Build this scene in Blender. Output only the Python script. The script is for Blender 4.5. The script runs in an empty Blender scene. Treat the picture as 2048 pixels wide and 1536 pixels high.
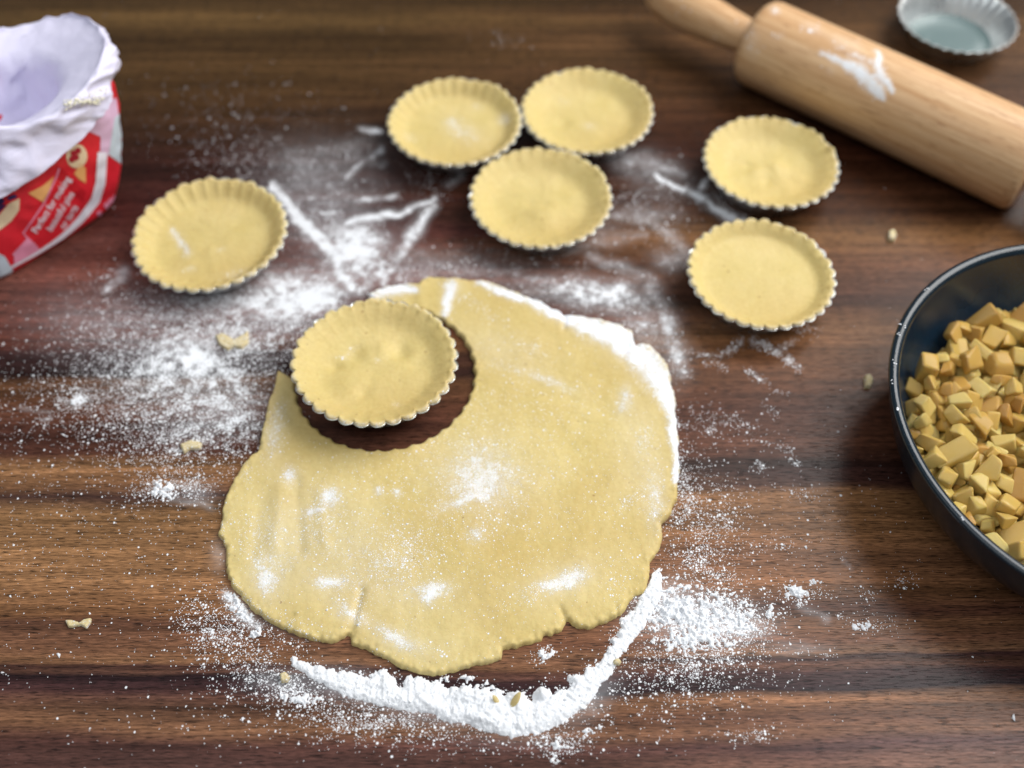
import bpy, bmesh, math, random
import numpy as np
from mathutils import Vector, Matrix
from mathutils.bvhtree import BVHTree

# ------------------------------------------------------------------ camera, world, light, exposure
H, TH, FPX = 0.5, math.radians(54.3), 2000.0          # metres above table, depression, focal length in photo pixels (2048 wide)
sc = bpy.context.scene
cam = bpy.data.cameras.new("camera"); camo = bpy.data.objects.new("camera", cam)
sc.collection.objects.link(camo); sc.camera = camo
camo.location = (0, 0, H); camo.rotation_euler = (math.pi / 2 - TH, 0, 0)
cam.sensor_width = 36.0; cam.lens = 36.0 * FPX / 2048.0
cam.clip_start = 0.02; cam.clip_end = 50
cam.dof.use_dof = True
cam.dof.focus_distance = 0.530
cam.dof.aperture_fstop = 3.1
cam.dof.aperture_blades = 0

world = bpy.data.worlds.new("World"); sc.world = world; world.use_nodes = True
bg = world.node_tree.nodes["Background"]
bg.inputs[0].default_value = (0.86, 0.93, 1.0, 1); bg.inputs[1].default_value = 0.20

def area(name, loc, target, sx, sy, power, col):
    l = bpy.data.lights.new(name, 'AREA'); l.shape = 'RECTANGLE'; l.size = sx; l.size_y = sy
    l.energy = power; l.color = col
    o = bpy.data.objects.new(name, l); sc.collection.objects.link(o); o.location = loc
    o.rotation_euler = (Vector(target) - Vector(loc)).to_track_quat('-Z', 'Y').to_euler()
    return o
area("window_light", (1.35, 1.00, 1.62), (0.0, 0.45, 0.0), 1.8, 1.6, 66.0, (1.0, 0.99, 0.97))
area("added_fill_light", (-0.35, -0.35, 2.1), (0.0, 0.4, 0.0), 2.2, 1.8, 17.0, (0.93, 0.97, 1.0))  # added overhead fill lamp behind the camera, softens the shade

vs = sc.view_settings
vs.view_transform = 'Standard'; vs.look = 'None'; vs.exposure = 0.0; vs.gamma = 1.0; vs.use_curve_mapping = False
sc.render.engine = 'CYCLES'
sc.cycles.use_denoising = True
sc.cycles.max_bounces = 6

# ------------------------------------------------------------------ helpers
rng = np.random.default_rng(7); random.seed(7)
cT, sT = math.cos(TH), math.sin(TH)
def U(px, py, z=0.0):                                   # photo pixel + known height -> point
    x = (px - 1024) / FPX; v = (768 - py) / FPX
    k = (z - H) / (-sT + v * cT)
    return np.array([k * x, k * (cT + v * sT), z])
def UP(pts, z=0.0): return np.array([U(x, y, z)[:2] for x, y in pts])
def proj(P):
    P = np.asarray(P, float); d1 = P[..., 1]; d2 = P[..., 2] - H
    z = d1 * cT - d2 * sT; u = d1 * sT + d2 * cT
    return 1024 + FPX * P[..., 0] / z, 768 - FPX * u / z

def _hash(ix, iy, iz, seed):
    n = (ix.astype(np.int64) * 374761393 + iy.astype(np.int64) * 668265263 + iz.astype(np.int64) * 2147483647 + seed * 1274126177) & 0xffffffff
    n = ((n ^ (n >> 13)) * 1274126177) & 0xffffffff
    n = ((n ^ (n >> 16)) * 2246822519) & 0xffffffff
    return ((n ^ (n >> 15)) & 0xffffff) / float(0xffffff)
def vnoise(x, y, z=None, seed=0):
    x = np.asarray(x, float); y = np.asarray(y, float)
    z = np.zeros_like(x) if z is None else np.asarray(z, float)
    ix, iy, iz = np.floor(x), np.floor(y), np.floor(z)
    fx, fy, fz = x - ix, y - iy, z - iz
    fx, fy, fz = [f * f * f * (f * (f * 6 - 15) + 10) for f in (fx, fy, fz)]
    r = 0
    for dx in (0, 1):
        for dy in (0, 1):
            for dz in (0, 1):
                w = (fx if dx else 1 - fx) * (fy if dy else 1 - fy) * (fz if dz else 1 - fz)
                r = r + w * _hash(ix + dx, iy + dy, iz + dz, seed)
    return r
def fbm(x, y, z=None, seed=0, oct=4):
    s, a, t = 0, 1.0, 0
    for k in range(oct):
        s = s + a * vnoise(np.asarray(x) * 2 ** k + 17.3 * k, np.asarray(y) * 2 ** k - 9.1 * k, None if z is None else np.asarray(z) * 2 ** k, seed + k)
        t += a; a *= .5
    return s / t

def mk(name, V, Fc, mat, parent=None, loc=(0, 0, 0), smooth=True, attrs=None):
    """V in world coordinates; the object's origin goes to loc."""
    V = np.asarray(V, float) - np.asarray(loc, float)
    me = bpy.data.meshes.new(name)
    if isinstance(Fc, np.ndarray):
        k = Fc.shape[1]; n = len(Fc)
        me.vertices.add(len(V)); me.vertices.foreach_set("co", V.astype(np.float32).ravel())
        me.loops.add(n * k); me.loops.foreach_set("vertex_index", Fc.astype(np.int32).ravel())
        me.polygons.add(n); me.polygons.foreach_set("loop_start", np.arange(0, n * k, k, dtype=np.int32))
        me.update(calc_edges=True)
    else:
        me.from_pydata([tuple(v) for v in V], [], Fc)
    me.validate()
    if smooth: me.polygons.foreach_set("use_smooth", np.ones(len(me.polygons), bool))
    for a, val in (attrs or {}).items():
        at = me.attributes.new(a, 'FLOAT', 'POINT'); at.data.foreach_set("value", np.asarray(val, np.float32))
    if mat: me.materials.append(mat)
    o = bpy.data.objects.new(name, me); sc.collection.objects.link(o)
    if parent is not None:
        o.parent = parent; o.location = Vector(loc) - parent.location if any(loc) else (0, 0, 0)
    else: o.location = loc
    return o
def empty(name, loc):
    o = bpy.data.objects.new(name, None); sc.collection.objects.link(o); o.location = loc; o.empty_display_size = .02
    return o
def tag(o, label=None, cat=None, group=None, kind=None):
    if label: o["label"] = label
    if cat: o["category"] = cat
    if group: o["group"] = group
    if kind: o["kind"] = kind
    return o
def part(name, V, Fc, mat, parent, **kw):               # world-coordinate part under an unrotated empty
    return mk(name, np.asarray(V, float) - np.array(parent.location), Fc, mat, parent, **kw)
def grid_faces(nu, nv, wrap_u=False):                    # vertices index [v*nu+u]
    u = np.arange(nu if wrap_u else nu - 1); v = np.arange(nv - 1)
    uu, vv = np.meshgrid(u, v); un = (uu + 1) % nu
    return np.stack([vv * nu + uu, vv * nu + un, (vv + 1) * nu + un, (vv + 1) * nu + uu], -1).reshape(-1, 4)

# brush maps: ellipses (x, y, rx, ry, angle, amp) and strokes (points, half width, amp), in photo pixels on a known surface
def brush(px, py, ell=(), strokes=(), seed=0, rough=.6):
    wob = (fbm(px / 40, py / 28, seed=seed + 3) - .5) * 15; wob2 = (fbm(px / 40, py / 28, seed=seed + 9) - .5) * 15
    qx, qy = px + wob, py + wob2
    d = np.zeros_like(px)
    for x, y, rx, ry, a, amp in ell:
        a = math.radians(a); m = (np.abs(qx - x) < 2.6 * max(rx, ry)) & (np.abs(qy - y) < 2.6 * max(rx, ry))
        dx, dy = qx[m] - x, qy[m] - y
        u = (dx * math.cos(a) + dy * math.sin(a)) / rx; v = (-dx * math.sin(a) + dy * math.cos(a)) / ry
        d[m] = np.maximum(d[m], 0) + amp * np.exp(-(u * u + v * v) * 1.1) * (1 - np.clip(d[m], 0, 1) * .6)
    for pts, w, amp in strokes:
        pts = np.array(pts, float); ww = np.broadcast_to(np.asarray(w, float), (len(pts),))
        lo = pts.min(0) - 3 * ww.max(); hi = pts.max(0) + 3 * ww.max()
        m = (qx > lo[0]) & (qx < hi[0]) & (qy > lo[1]) & (qy < hi[1])
        if not m.any(): continue
        best = np.zeros(m.sum())
        for (a, b, wa, wb) in zip(pts[:-1], pts[1:], ww[:-1], ww[1:]):
            e = b - a; L = e @ e
            t = np.clip(((qx[m] - a[0]) * e[0] + (qy[m] - a[1]) * e[1]) / L, 0, 1)
            q = np.hypot(qx[m] - a[0] - t * e[0], qy[m] - a[1] - t * e[1]) / (wa + (wb - wa) * t)
            best = np.maximum(best, np.exp(-(q ** 2) * 1.2))
        d[m] = np.maximum(d[m], amp * best)
    if rough: d = d * (1 - rough + rough * 2 * fbm(px / 17, py / 12, seed=seed + 21))
    return np.clip(d, 0, 1.2)

# ------------------------------------------------------------------ materials
def srgb(r, g, b, k=1.0):
    f = lambda c: ((c / 255) / 12.92 if c <= 10 else (((c / 255) + .055) / 1.055) ** 2.4) * k
    return (f(r), f(g), f(b), 1)
class NT:
    def __init__(s, name):
        s.m = bpy.data.materials.new(name); s.m.use_nodes = True; s.t = s.m.node_tree; s.n = s.t.nodes
        s.b = s.n["Principled BSDF"]; s.co = s.n.new("ShaderNodeTexCoord").outputs["Object"]
    def L(s, a, b): s.t.links.new(a, b)
    def inp(s, node, i, v):
        if v is None: return
        if hasattr(v, "is_linked") or isinstance(v, bpy.types.NodeSocket): s.L(v, node.inputs[i])
        else: node.inputs[i].default_value = v
    def math(s, op, a, b=None, c=None, clamp=False):
        n = s.n.new("ShaderNodeMath"); n.operation = op; n.use_clamp = clamp
        for i, v in enumerate((a, b, c)): s.inp(n, i, v)
        return n.outputs[0]
    def rng(s, v, a, b, c=0.0, d=1.0, smooth=False):
        n = s.n.new("ShaderNodeMapRange"); n.interpolation_type = 'SMOOTHSTEP' if smooth else 'LINEAR'
        for i, x in enumerate((v, a, b, c, d)): s.inp(n, i, x)
        return n.outputs[0]
    def mapping(s, scale=(1, 1, 1), rot=(0, 0, 0), loc=(0, 0, 0), vec=None):
        n = s.n.new("ShaderNodeMapping"); s.L(vec or s.co, n.inputs[0]); n.inputs[1].default_value = loc; n.inputs[2].default_value = rot; n.inputs[3].default_value = scale
        return n.outputs[0]
    def noise(s, scale, detail=3, vec=None, rough=.5, dist=0):
        n = s.n.new("ShaderNodeTexNoise"); s.L(vec or s.co, n.inputs["Vector"])
        n.inputs["Scale"].default_value = scale; n.inputs["Detail"].default_value = detail; n.inputs["Roughness"].default_value = rough; n.inputs["Distortion"].default_value = dist
        return n.outputs["Fac"]
    def mix(s, f, a, b, blend='MIX'):
        n = s.n.new("ShaderNodeMix"); n.data_type = 'RGBA'; n.blend_type = blend
        s.inp(n, 0, f); s.inp(n, 6, a); s.inp(n, 7, b)
        return n.outputs[2]
    def ramp(s, f, stops):
        n = s.n.new("ShaderNodeValToRGB"); s.L(f, n.inputs[0]); e = n.color_ramp.elements
        while len(e) < len(stops): e.new(.5)
        for el, (p, c) in zip(e, stops): el.position = p; el.color = c
        return n.outputs[0]
    def attr(s, name):
        n = s.n.new("ShaderNodeAttribute"); n.attribute_name = name; return n.outputs["Fac"]
    def bump(s, h, strength=.3, dist=.001, normal=None):
        n = s.n.new("ShaderNodeBump"); s.L(h, n.inputs["Height"]); n.inputs["Strength"].default_value = strength; n.inputs["Distance"].default_value = dist
        if normal is not None: s.L(normal, n.inputs["Normal"])
        return n.outputs[0]
    def set(s, **kw):
        for k, v in kw.items():
            k = k.replace("_", " "); s.inp(s.b, k, v)
        return s
FLOUR = srgb(241, 243, 247)
def flour_mask(t, fine=1050, filmamp=1.0):
    g, f = t.attr("grain"), t.attr("film")
    def dots(scale, k, lo):
        v = t.n.new("ShaderNodeTexVoronoi"); t.L(t.co, v.inputs["Vector"]); v.inputs["Scale"].default_value = scale
        sp = t.n.new("ShaderNodeSeparateColor"); t.L(v.outputs["Color"], sp.inputs[0])
        act = t.math('SUBTRACT', t.math('MULTIPLY', t.math('POWER', g, 2.1), k * 1.5), sp.outputs[0])          # a cell carries a speck when this is positive
        r = t.math('MULTIPLY_ADD', sp.outputs[1], .30, lo)
        d = t.rng(v.outputs["Distance"], t.math('MULTIPLY', r, .7), r, 1.0, 0.0)
        return t.math('MULTIPLY', d, t.math('GREATER_THAN', act, 0.0))
    n1 = t.rng(t.noise(fine * .9, 3, rough=.65), .3, .7)
    n2 = t.rng(t.noise(fine * .2, 4, rough=.65), .3, .7)
    sp_ = t.math('MAXIMUM', dots(fine * 1.5, 1.1, .30), dots(fine * .62, .75, .26))
    solid = t.rng(t.math('ADD', g, t.math('MULTIPLY', t.math('SUBTRACT', n1, .5), .5)), .72, .95, smooth=True)
    nn = t.math('ADD', t.math('MULTIPLY', n1, .55), t.math('MULTIPLY', n2, .45))
    patch = t.rng(t.math('ADD', f, t.math('MULTIPLY', t.math('SUBTRACT', nn, .5), .9)), .32, .78, smooth=True)
    patch = t.math('MULTIPLY', patch, t.rng(f, .02, .2))
    haze = t.math('MULTIPLY', f, .5 * filmamp)
    fm = t.math('MAXIMUM', t.math('MULTIPLY', patch, .92 * filmamp), haze)
    return t.math('MAXIMUM', fm, t.math('MAXIMUM', sp_, solid), clamp=True)

def wood_table_mat():
    t = NT("walnut_laminate")
    sep = t.n.new("ShaderNodeSeparateXYZ"); t.L(t.co, sep.inputs[0]); X, Y = sep.outputs[0], sep.outputs[1]
    warp = t.math('ADD', t.math('MULTIPLY', t.math('SUBTRACT', t.noise(1, 2, t.mapping((4.5, 9, 1))), .5), .022),
                  t.math('MULTIPLY', t.math('SUBTRACT', t.noise(1, 3, t.mapping((14, 60, 1))), .5), .0075))
    Yw = t.math('ADD', Y, warp)
    f = t.rng(Yw, .10, .80)
    k = 1.16
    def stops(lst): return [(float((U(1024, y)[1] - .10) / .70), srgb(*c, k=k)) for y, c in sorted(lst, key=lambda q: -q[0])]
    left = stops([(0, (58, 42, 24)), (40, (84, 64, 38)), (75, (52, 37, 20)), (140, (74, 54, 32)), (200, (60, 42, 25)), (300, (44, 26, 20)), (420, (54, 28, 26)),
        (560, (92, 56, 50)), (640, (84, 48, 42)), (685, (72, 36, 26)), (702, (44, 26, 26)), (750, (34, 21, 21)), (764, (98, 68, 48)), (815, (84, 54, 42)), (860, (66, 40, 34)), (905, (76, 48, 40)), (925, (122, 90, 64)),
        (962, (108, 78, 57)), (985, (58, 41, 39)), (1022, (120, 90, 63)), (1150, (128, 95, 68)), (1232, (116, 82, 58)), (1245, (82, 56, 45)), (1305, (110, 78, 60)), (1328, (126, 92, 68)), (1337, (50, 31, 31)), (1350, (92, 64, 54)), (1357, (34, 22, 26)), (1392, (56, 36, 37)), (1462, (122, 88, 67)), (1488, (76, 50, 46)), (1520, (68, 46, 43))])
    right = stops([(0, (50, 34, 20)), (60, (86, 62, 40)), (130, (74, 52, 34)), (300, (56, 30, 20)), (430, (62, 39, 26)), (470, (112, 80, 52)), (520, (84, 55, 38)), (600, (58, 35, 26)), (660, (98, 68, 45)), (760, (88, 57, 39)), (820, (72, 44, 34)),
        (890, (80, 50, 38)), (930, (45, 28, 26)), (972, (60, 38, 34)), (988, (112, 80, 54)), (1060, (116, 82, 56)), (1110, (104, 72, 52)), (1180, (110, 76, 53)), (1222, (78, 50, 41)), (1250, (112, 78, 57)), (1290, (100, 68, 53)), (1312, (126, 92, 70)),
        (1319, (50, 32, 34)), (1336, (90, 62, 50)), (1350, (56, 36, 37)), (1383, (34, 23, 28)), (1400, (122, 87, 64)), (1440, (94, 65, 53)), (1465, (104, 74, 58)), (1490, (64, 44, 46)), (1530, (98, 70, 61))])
    sx = t.rng(t.math('ADD', X, t.math('MULTIPLY', t.math('SUBTRACT', t.noise(1, 2, t.mapping((2, 40, 1))), .5), .5)), -.12, .14, smooth=True)
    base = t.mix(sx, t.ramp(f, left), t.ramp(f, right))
    st = t.noise(1, 5, t.mapping((5, 190, 1)), rough=.62)
    st2 = t.noise(1, 4, t.mapping((34, 1000, 1)), rough=.65)
    st3 = t.noise(1, 3, t.mapping((2.2, 55, 1)), rough=.55)
    v = t.math('MULTIPLY', t.rng(st, .3, .7, .58, 1.46), t.rng(st2, .3, .7, .60, 1.42))
    v = t.math('MULTIPLY', v, t.rng(st3, .3, .7, .66, 1.38))
    fib = t.noise(1, 2, t.mapping((190, 2600, 1)), rough=.6)
    v = t.math('MULTIPLY', v, t.rng(fib, .32, .68, .55, 1.45))
    pores = t.rng(t.noise(1, 2, t.mapping((110, 1500, 1)), rough=.5), .55, .66, 1.0, .26, smooth=True)
    v = t.math('MULTIPLY', v, pores)
    vv = t.n.new("ShaderNodeCombineColor"); [t.L(v, vv.inputs[i]) for i in range(3)]
    wood = t.mix(1.0, base, vv.outputs[0], 'MULTIPLY')
    wood = t.mix(1.0, wood, (1.06, 1.0, .90, 1), 'MULTIPLY')
    m = flour_mask(t)
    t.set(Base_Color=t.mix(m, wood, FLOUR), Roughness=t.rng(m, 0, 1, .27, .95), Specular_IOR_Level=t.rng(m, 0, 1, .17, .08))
    h = t.math('ADD', t.math('MULTIPLY', t.math('ADD', st2, pores), .5), t.math('MULTIPLY', m, 1.5))
    t.set(Normal=t.bump(h, .35, .0004))
    return t.m
def dough_mat():
    t = NT("raw_shortcrust_dough")
    n = t.noise(34, 4); n2 = t.noise(420, 3, rough=.6)
    c = t.mix(t.rng(n, .3, .7), srgb(209, 188, 122), srgb(219, 199, 139))
    c = t.mix(t.rng(t.noise(11, 3), .4, .65, 0, .55), c, srgb(198, 170, 104))
    c = t.mix(t.rng(n2, .35, .7), c, t.mix(1.0, c, (.93, .90, .84, 1), 'MULTIPLY'))
    sp = t.rng(t.noise(260, 1), .755, .79, 0, .6)
    c = t.mix(sp, c, srgb(140, 92, 40))
    m = flour_mask(t, 1300, .8)
    t.set(Base_Color=t.mix(m, c, FLOUR), Roughness=t.rng(m, 0, 1, .55, .95), Specular_IOR_Level=.28,
          Subsurface_Weight=.12, Subsurface_Radius=(.004, .0025, .001), Subsurface_Scale=.6)
    h = t.math('ADD', t.math('MULTIPLY', n2, .6), t.math('ADD', t.math('MULTIPLY', t.noise(90, 4), 1.4), t.math('MULTIPLY', m, .9)))
    t.set(Normal=t.bump(h, .42, .0011))
    return t.m
def flour_mat():
    t = NT("white_flour")
    h = t.noise(1600, 4, rough=.75)
    t.set(Base_Color=FLOUR, Roughness=.95, Specular_IOR_Level=.1, Normal=t.bump(h, .6, .0006), Subsurface_Weight=.1, Subsurface_Radius=(.002, .002, .002), Subsurface_Scale=.5)
    return t.m
def tin_mat():
    t = NT("bare_tinplate")
    n = t.noise(60, 3)
    t.set(Base_Color=(.78, .80, .79, 1), Metallic=1.0, Roughness=t.rng(n, .3, .7, .24, .40), Normal=t.bump(t.noise(200, 2), .08, .0005))
    return t.m
def pin_mat():
    t = NT("pale_beech_wood")
    a = t.noise(1, 4, t.mapping((8, 260, 260)), rough=.65); b = t.noise(1, 3, t.mapping((30, 700, 700)), rough=.5)
    c = t.mix(t.rng(a, .36, .64), srgb(204, 160, 114), srgb(230, 194, 150))
    dash = t.rng(t.noise(1, 1, t.mapping((70, 900, 900))), .62, .72, 0, .7)
    c = t.mix(dash, c, srgb(150, 98, 60))
    c = t.mix(t.rng(b, .3, .7, 0, .3), c, srgb(176, 122, 78))
    m = flour_mask(t, 500, .9)
    t.set(Base_Color=t.mix(m, c, FLOUR), Roughness=t.rng(m, 0, 1, .42, .95), Specular_IOR_Level=.35, Normal=t.bump(t.math('ADD', b, t.math('MULTIPLY', m, 2)), .25, .0005))
    return t.m
def pan_mat(name, col, rough, spec=.5, speck=True):
    t = NT(name)
    n = t.noise(1500, 2); n2 = t.noise(25, 4)
    c = t.mix(t.rng(n, .62, .72), col, tuple(min(1, x * 3.2 + .01) for x in col[:3]) + (1,)) if speck else col
    t.set(Base_Color=c, Roughness=t.rng(n2, .3, .7, rough - .06, rough + .08), Specular_IOR_Level=spec, Normal=t.bump(n, .12, .0004))
    return t.m
def apple_mat():
    t = NT("cooked_apple")
    oi = t.n.new("ShaderNodeObjectInfo").outputs["Random"]
    n = t.noise(90, 4)
    c = t.ramp(oi, [(0, srgb(214, 164, 78)), (.25, srgb(234, 196, 104)), (.7, srgb(244, 216, 126)), (1, srgb(250, 230, 150))])
    c = t.mix(t.rng(n, .35, .7), c, t.mix(1.0, c, (.92, .82, .62, 1), 'MULTIPLY'))
    pt = t.n.new('ShaderNodeNewGeometry').outputs['Pointiness']
    c = t.mix(t.rng(pt, .53, .62, 0, .35), c, srgb(176, 116, 52))
    sp = t.rng(t.noise(1300, 2), .66, .74, 0, .7)
    c = t.mix(sp, c, srgb(116, 60, 22))
    t.set(Base_Color=c, Roughness=.24, Specular_IOR_Level=.5, Coat_Weight=.35, Coat_Roughness=.12, Subsurface_Weight=.25, Subsurface_Radius=(.006, .0035, .0012), Subsurface_Scale=.6, Normal=t.bump(t.noise(260, 5, rough=.6), .6, .0022))
    return t.m
def paper_mat(name, col, rough=.5, crinkle=.4):
    t = NT(name)
    n = t.noise(70, 4, dist=.6); n2 = t.noise(1000, 2)
    c = t.mix(t.rng(n, .3, .7, 0, .25), col, t.mix(1.0, col, (.86, .86, .88, 1), 'MULTIPLY'))
    t.set(Base_Color=c, Roughness=rough, Specular_IOR_Level=.4, Normal=t.bump(t.math('ADD', n, t.math('MULTIPLY', n2, .08)), crinkle, .003))
    return t.m
def plain(name, col, rough=.5):
    t = NT(name); n = t.noise(120, 3)
    t.set(Base_Color=t.mix(t.rng(n, .3, .7, 0, .2), col, t.mix(1.0, col, (.8, .8, .8, 1), 'MULTIPLY')), Roughness=rough, Specular_IOR_Level=.35)
    return t.m
M_tinbase = pan_mat('tinplate_base_dark_reflection', (.10, .15, .15, 1), .34, .6, False)  # dark reflection of the surroundings put into the base colour
M_wood, M_dough, M_flour, M_tin, M_pin, M_apple = wood_table_mat(), dough_mat(), flour_mat(), tin_mat(), pin_mat(), apple_mat()
M_pan_in = pan_mat("dark_blue_nonstick", (.006, .018, .034, 1), .22, .6)
M_pan_out = pan_mat("black_pan_enamel", (.005, .013, .021, 1), .20, .5)
M_pan_base = pan_mat("steel_pan_base", (.30, .27, .25, 1), .35, .6, False)
M_white = paper_mat("white_bag_paper", srgb(228, 224, 246), .42, .30)
M_red = paper_mat("red_printed_paper", srgb(224, 38, 52), .42, .25)

# ------------------------------------------------------------------ flour layout (photo pixels on the table plane)
FILM_E = [(640, 400, 120, 95, 0, .30), (720, 492, 62, 46, 20, .78), (690, 520, 70, 40, 30, .4), (640, 600, 60, 40, 0, .5), (540, 560, 60, 30, 0, .3), (930, 532, 130, 30, 4, .30), (480, 602, 140, 34, -4, .50), (605, 585, 80, 46, 0, .60), (560, 640, 60, 46, 0, .32),
    (160, 640, 120, 60, 0, .16), (300, 650, 160, 70, 0, .18), (400, 750, 90, 55, 0, .26), (430, 825, 100, 46, -10, .28), (1180, 590, 90, 34, 10, .42), (1242, 590, 46, 26, 0, .55), (1292, 655, 55, 45, 30, .42),
    (1100, 580, 100, 24, 4, .30), (1290, 430, 60, 22, 5, .32), (1310, 345, 80, 36, 20, .24), (1340, 520, 36, 26, 0, .34), (1250, 318, 60, 18, 10, .28), (1200, 470, 40, 26, 0, .2), (1605, 1298, 55, 13, 0, .30),
    (1385, 1230, 95, 42, 0, .55), (1330, 1200, 50, 40, 0, .5), (1480, 1255, 70, 30, 0, .34), (700, 1385, 80, 20, 12, .4), (560, 1365, 60, 24, 6, .3), (900, 1430, 120, 22, 6, .4), (1180, 1400, 60, 30, -40, .35), (440, 1112, 18, 30, 0, .3), (610, 330, 60, 40, 0, .16), (700, 295, 70, 22, -8, .14), (1500, 640, 60, 20, 0, .1), (390, 982, 36, 22, 10, .3), (700, 1360, 90, 26, 10, .2), (1420, 1270, 120, 50, 0, .14), (560, 1240, 60, 20, 20, .2), (1040, 1480, 120, 20, 0, .08),
    (330, 720, 70, 34, -15, .2), (250, 790, 70, 30, 0, .1), (820, 540, 40, 30, 0, .3), (1350, 720, 30, 50, 0, .25)]
FILM_S = [([(110, 640), (230, 620), (330, 650)], [20, 26, 16], .22), ([(330, 700), (450, 665), (560, 660)], [10, 16, 20], .34), ([(250, 770), (340, 790), (470, 750)], [10, 16, 14], .26), ([(470, 600), (560, 610), (680, 580)], [18, 26, 18], .55), ([(780, 560), (900, 540), (1040, 545)], [14, 22, 18], .36), ([(1060, 560), (1180, 575), (1262, 590)], [12, 26, 22], .5), ([(1180, 510), (1290, 560), (1345, 640)], [12, 20, 22], .34), ([(1230, 430), (1310, 440), (1380, 520)], [12, 16, 16], .34), ([(1100, 510), (1190, 480), (1290, 470)], [10, 18, 10], .24), ([(640, 340), (700, 320), (770, 325)], [12, 18, 10], .26), ([(1240, 320), (1310, 330), (1370, 350)], [10, 14, 8], .4), ([(350, 860), (430, 840), (500, 830)], [10, 16, 14], .34),
    ([(548, 372), (575, 415), (612, 455), (660, 500), (702, 575)], [14, 17, 18, 18, 14], .85), ([(690, 442), (800, 426), (872, 400)], [10, 12, 6], .66), ([(872, 402), (822, 470), (768, 562)], [8, 18, 16], .62),
    ([(765, 535), (722, 582)], 18, .55), ([(698, 352), (762, 296)], 9, .5), ([(612, 396), (700, 394)], 9, .4), ([(720, 402), (792, 390)], 8, .5), ([(616, 418), (672, 428)], 6, .55), ([(724, 257), (762, 264)], 7, .6),
    ([(898, 372), (924, 348)], 7, .4), ([(205, 585), (250, 545)], [8, 14], .5), ([(432, 600), (424, 680), (398, 760)], [20, 18, 26], .42), ([(1330, 640), (1366, 742)], [26, 16], .55), ([(1314, 350), (1400, 396), (1486, 448)], [6, 9, 16], .85),
    ([(1394, 386), (1408, 362)], 8, .6), ([(1598, 1212), (1655, 1240)], 9, .34), ([(452, 1188), (486, 1225), (512, 1252)], [12, 16, 12], .75), ([(330, 745), (392, 702)], 10, .3), ([(262, 805), (330, 812)], 10, .2), ([(450, 640), (470, 600), (520, 570)], 16, .3),
    ([(40, 818), (100, 826)], 4, .25), ([(85, 842), (105, 836)], 3, .4), ([(1690, 1120), (1700, 1140)], 4, .3), ([(340, 995), (420, 1012)], 9, .35)]
GRAIN_E = [(330, 740, 220, 120, 0, .34), (560, 660, 90, 60, 0, .44), (420, 770, 160, 140, 0, .44), (480, 850, 60, 66, 0, .42), (210, 800, 210, 100, 0, .24), (340, 900, 90, 55, 0, .38), (320, 982, 70, 22, -8, .52), (392, 980, 36, 24, 0, .5), (150, 800, 40, 20, 0, .36), (380, 715, 90, 30, 0, .3), (200, 1000, 380, 380, 0, .16),
    (480, 1280, 105, 85, 0, .47), (565, 1365, 100, 40, 6, .55), (400, 1240, 70, 66, 0, .34), (800, 1455, 300, 46, 4, .36), (1115, 1490, 70, 34, 0, .42), (700, 1425, 120, 28, 8, .36), (1090, 1305, 40, 18, -20, .44),
    (1385, 1225, 115, 62, -5, .62), (1490, 1255, 90, 52, 0, .48), (1590, 1188, 34, 20, 20, .60), (1645, 1188, 44, 10, 10, .42), (1725, 1245, 40, 20, 10, .50), (1810, 1160, 36, 20, 0, .44), (1780, 1245, 30, 20, 0, .3), (1400, 1335, 150, 50, 0, .38), (1500, 1470, 56, 22, 0, .42), (1740, 1190, 20, 20, 0, .36),
    (1400, 1120, 60, 34, 0, .40), (1450, 1150, 56, 12, 5, .42), (1350, 950, 34, 100, 0, .44), (1400, 1010, 95, 110, 0, .28), (1520, 935, 16, 14, 0, .58), (1610, 985, 44, 14, 10, .38), (1450, 840, 100, 26, 15, .34), (1540, 815, 30, 10, 40, .44), (1430, 1050, 60, 50, 0, .3), (1560, 1090, 60, 20, 0, .28),
    (1330, 1360, 180, 90, 0, .28), (1500, 1100, 330, 260, 0, .12), (900, 1440, 600, 90, 0, .16), (480, 620, 160, 60, 0, .34), (640, 420, 120, 90, 0, .34), (450, 230, 220, 90, 0, .13), (1300, 400, 110, 90, 0, .3), (1440, 395, 40, 26, 0, .46), (1610, 655, 36, 18, 0, .34), (850, 370, 60, 50, 0, .24), (300, 640, 180, 60, 0, .26), (1020, 520, 200, 40, 0, .24), (1160, 590, 90, 36, 0, .36), (220, 560, 50, 30, 0, .36), (500, 330, 120, 70, 0, .22), (1010, 80, 60, 20, 0, .2)]
GRAIN_S = [([(1380, 700), (1440, 716), (1482, 682)], [8, 10, 12], .62), ([(1505, 685), (1560, 702), (1598, 745)], [12, 14, 7], .64), ([(1416, 726), (1452, 738)], 8, .5), ([(1502, 742), (1532, 770)], [14, 9], .6), ([(1545, 780), (1590, 786)], 5, .45), ([(1380, 720), (1440, 868), (1480, 868)], 3, .2),
    ([(1360, 850), (1440, 868)], 14, .46), ([(1510, 878), (1565, 895), (1600, 925)], [5, 12, 12], .52), ([(1390, 910), (1434, 888)], 5, .52), ([(1570, 690), (1590, 680)], 9, .6), ([(1590, 1170), (1600, 1210)], 12, .6), ([(1680, 1230), (1735, 1255)], 8, .56), ([(1720, 1170), (1735, 1230)], 7, .4), ([(1520, 1300), (1670, 1312)], 7, .46),
    ([(590, 1328), (700, 1368), (860, 1400), (1060, 1430), (1160, 1390), (1225, 1312), (1300, 1180)], [26, 42, 52, 62, 46, 34, 40], .50), ([(450, 1180), (512, 1252), (600, 1290)], 22, .5)]
HOLE_C = np.array([-.0784, .3646]); HOLE_R = .0552
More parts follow.
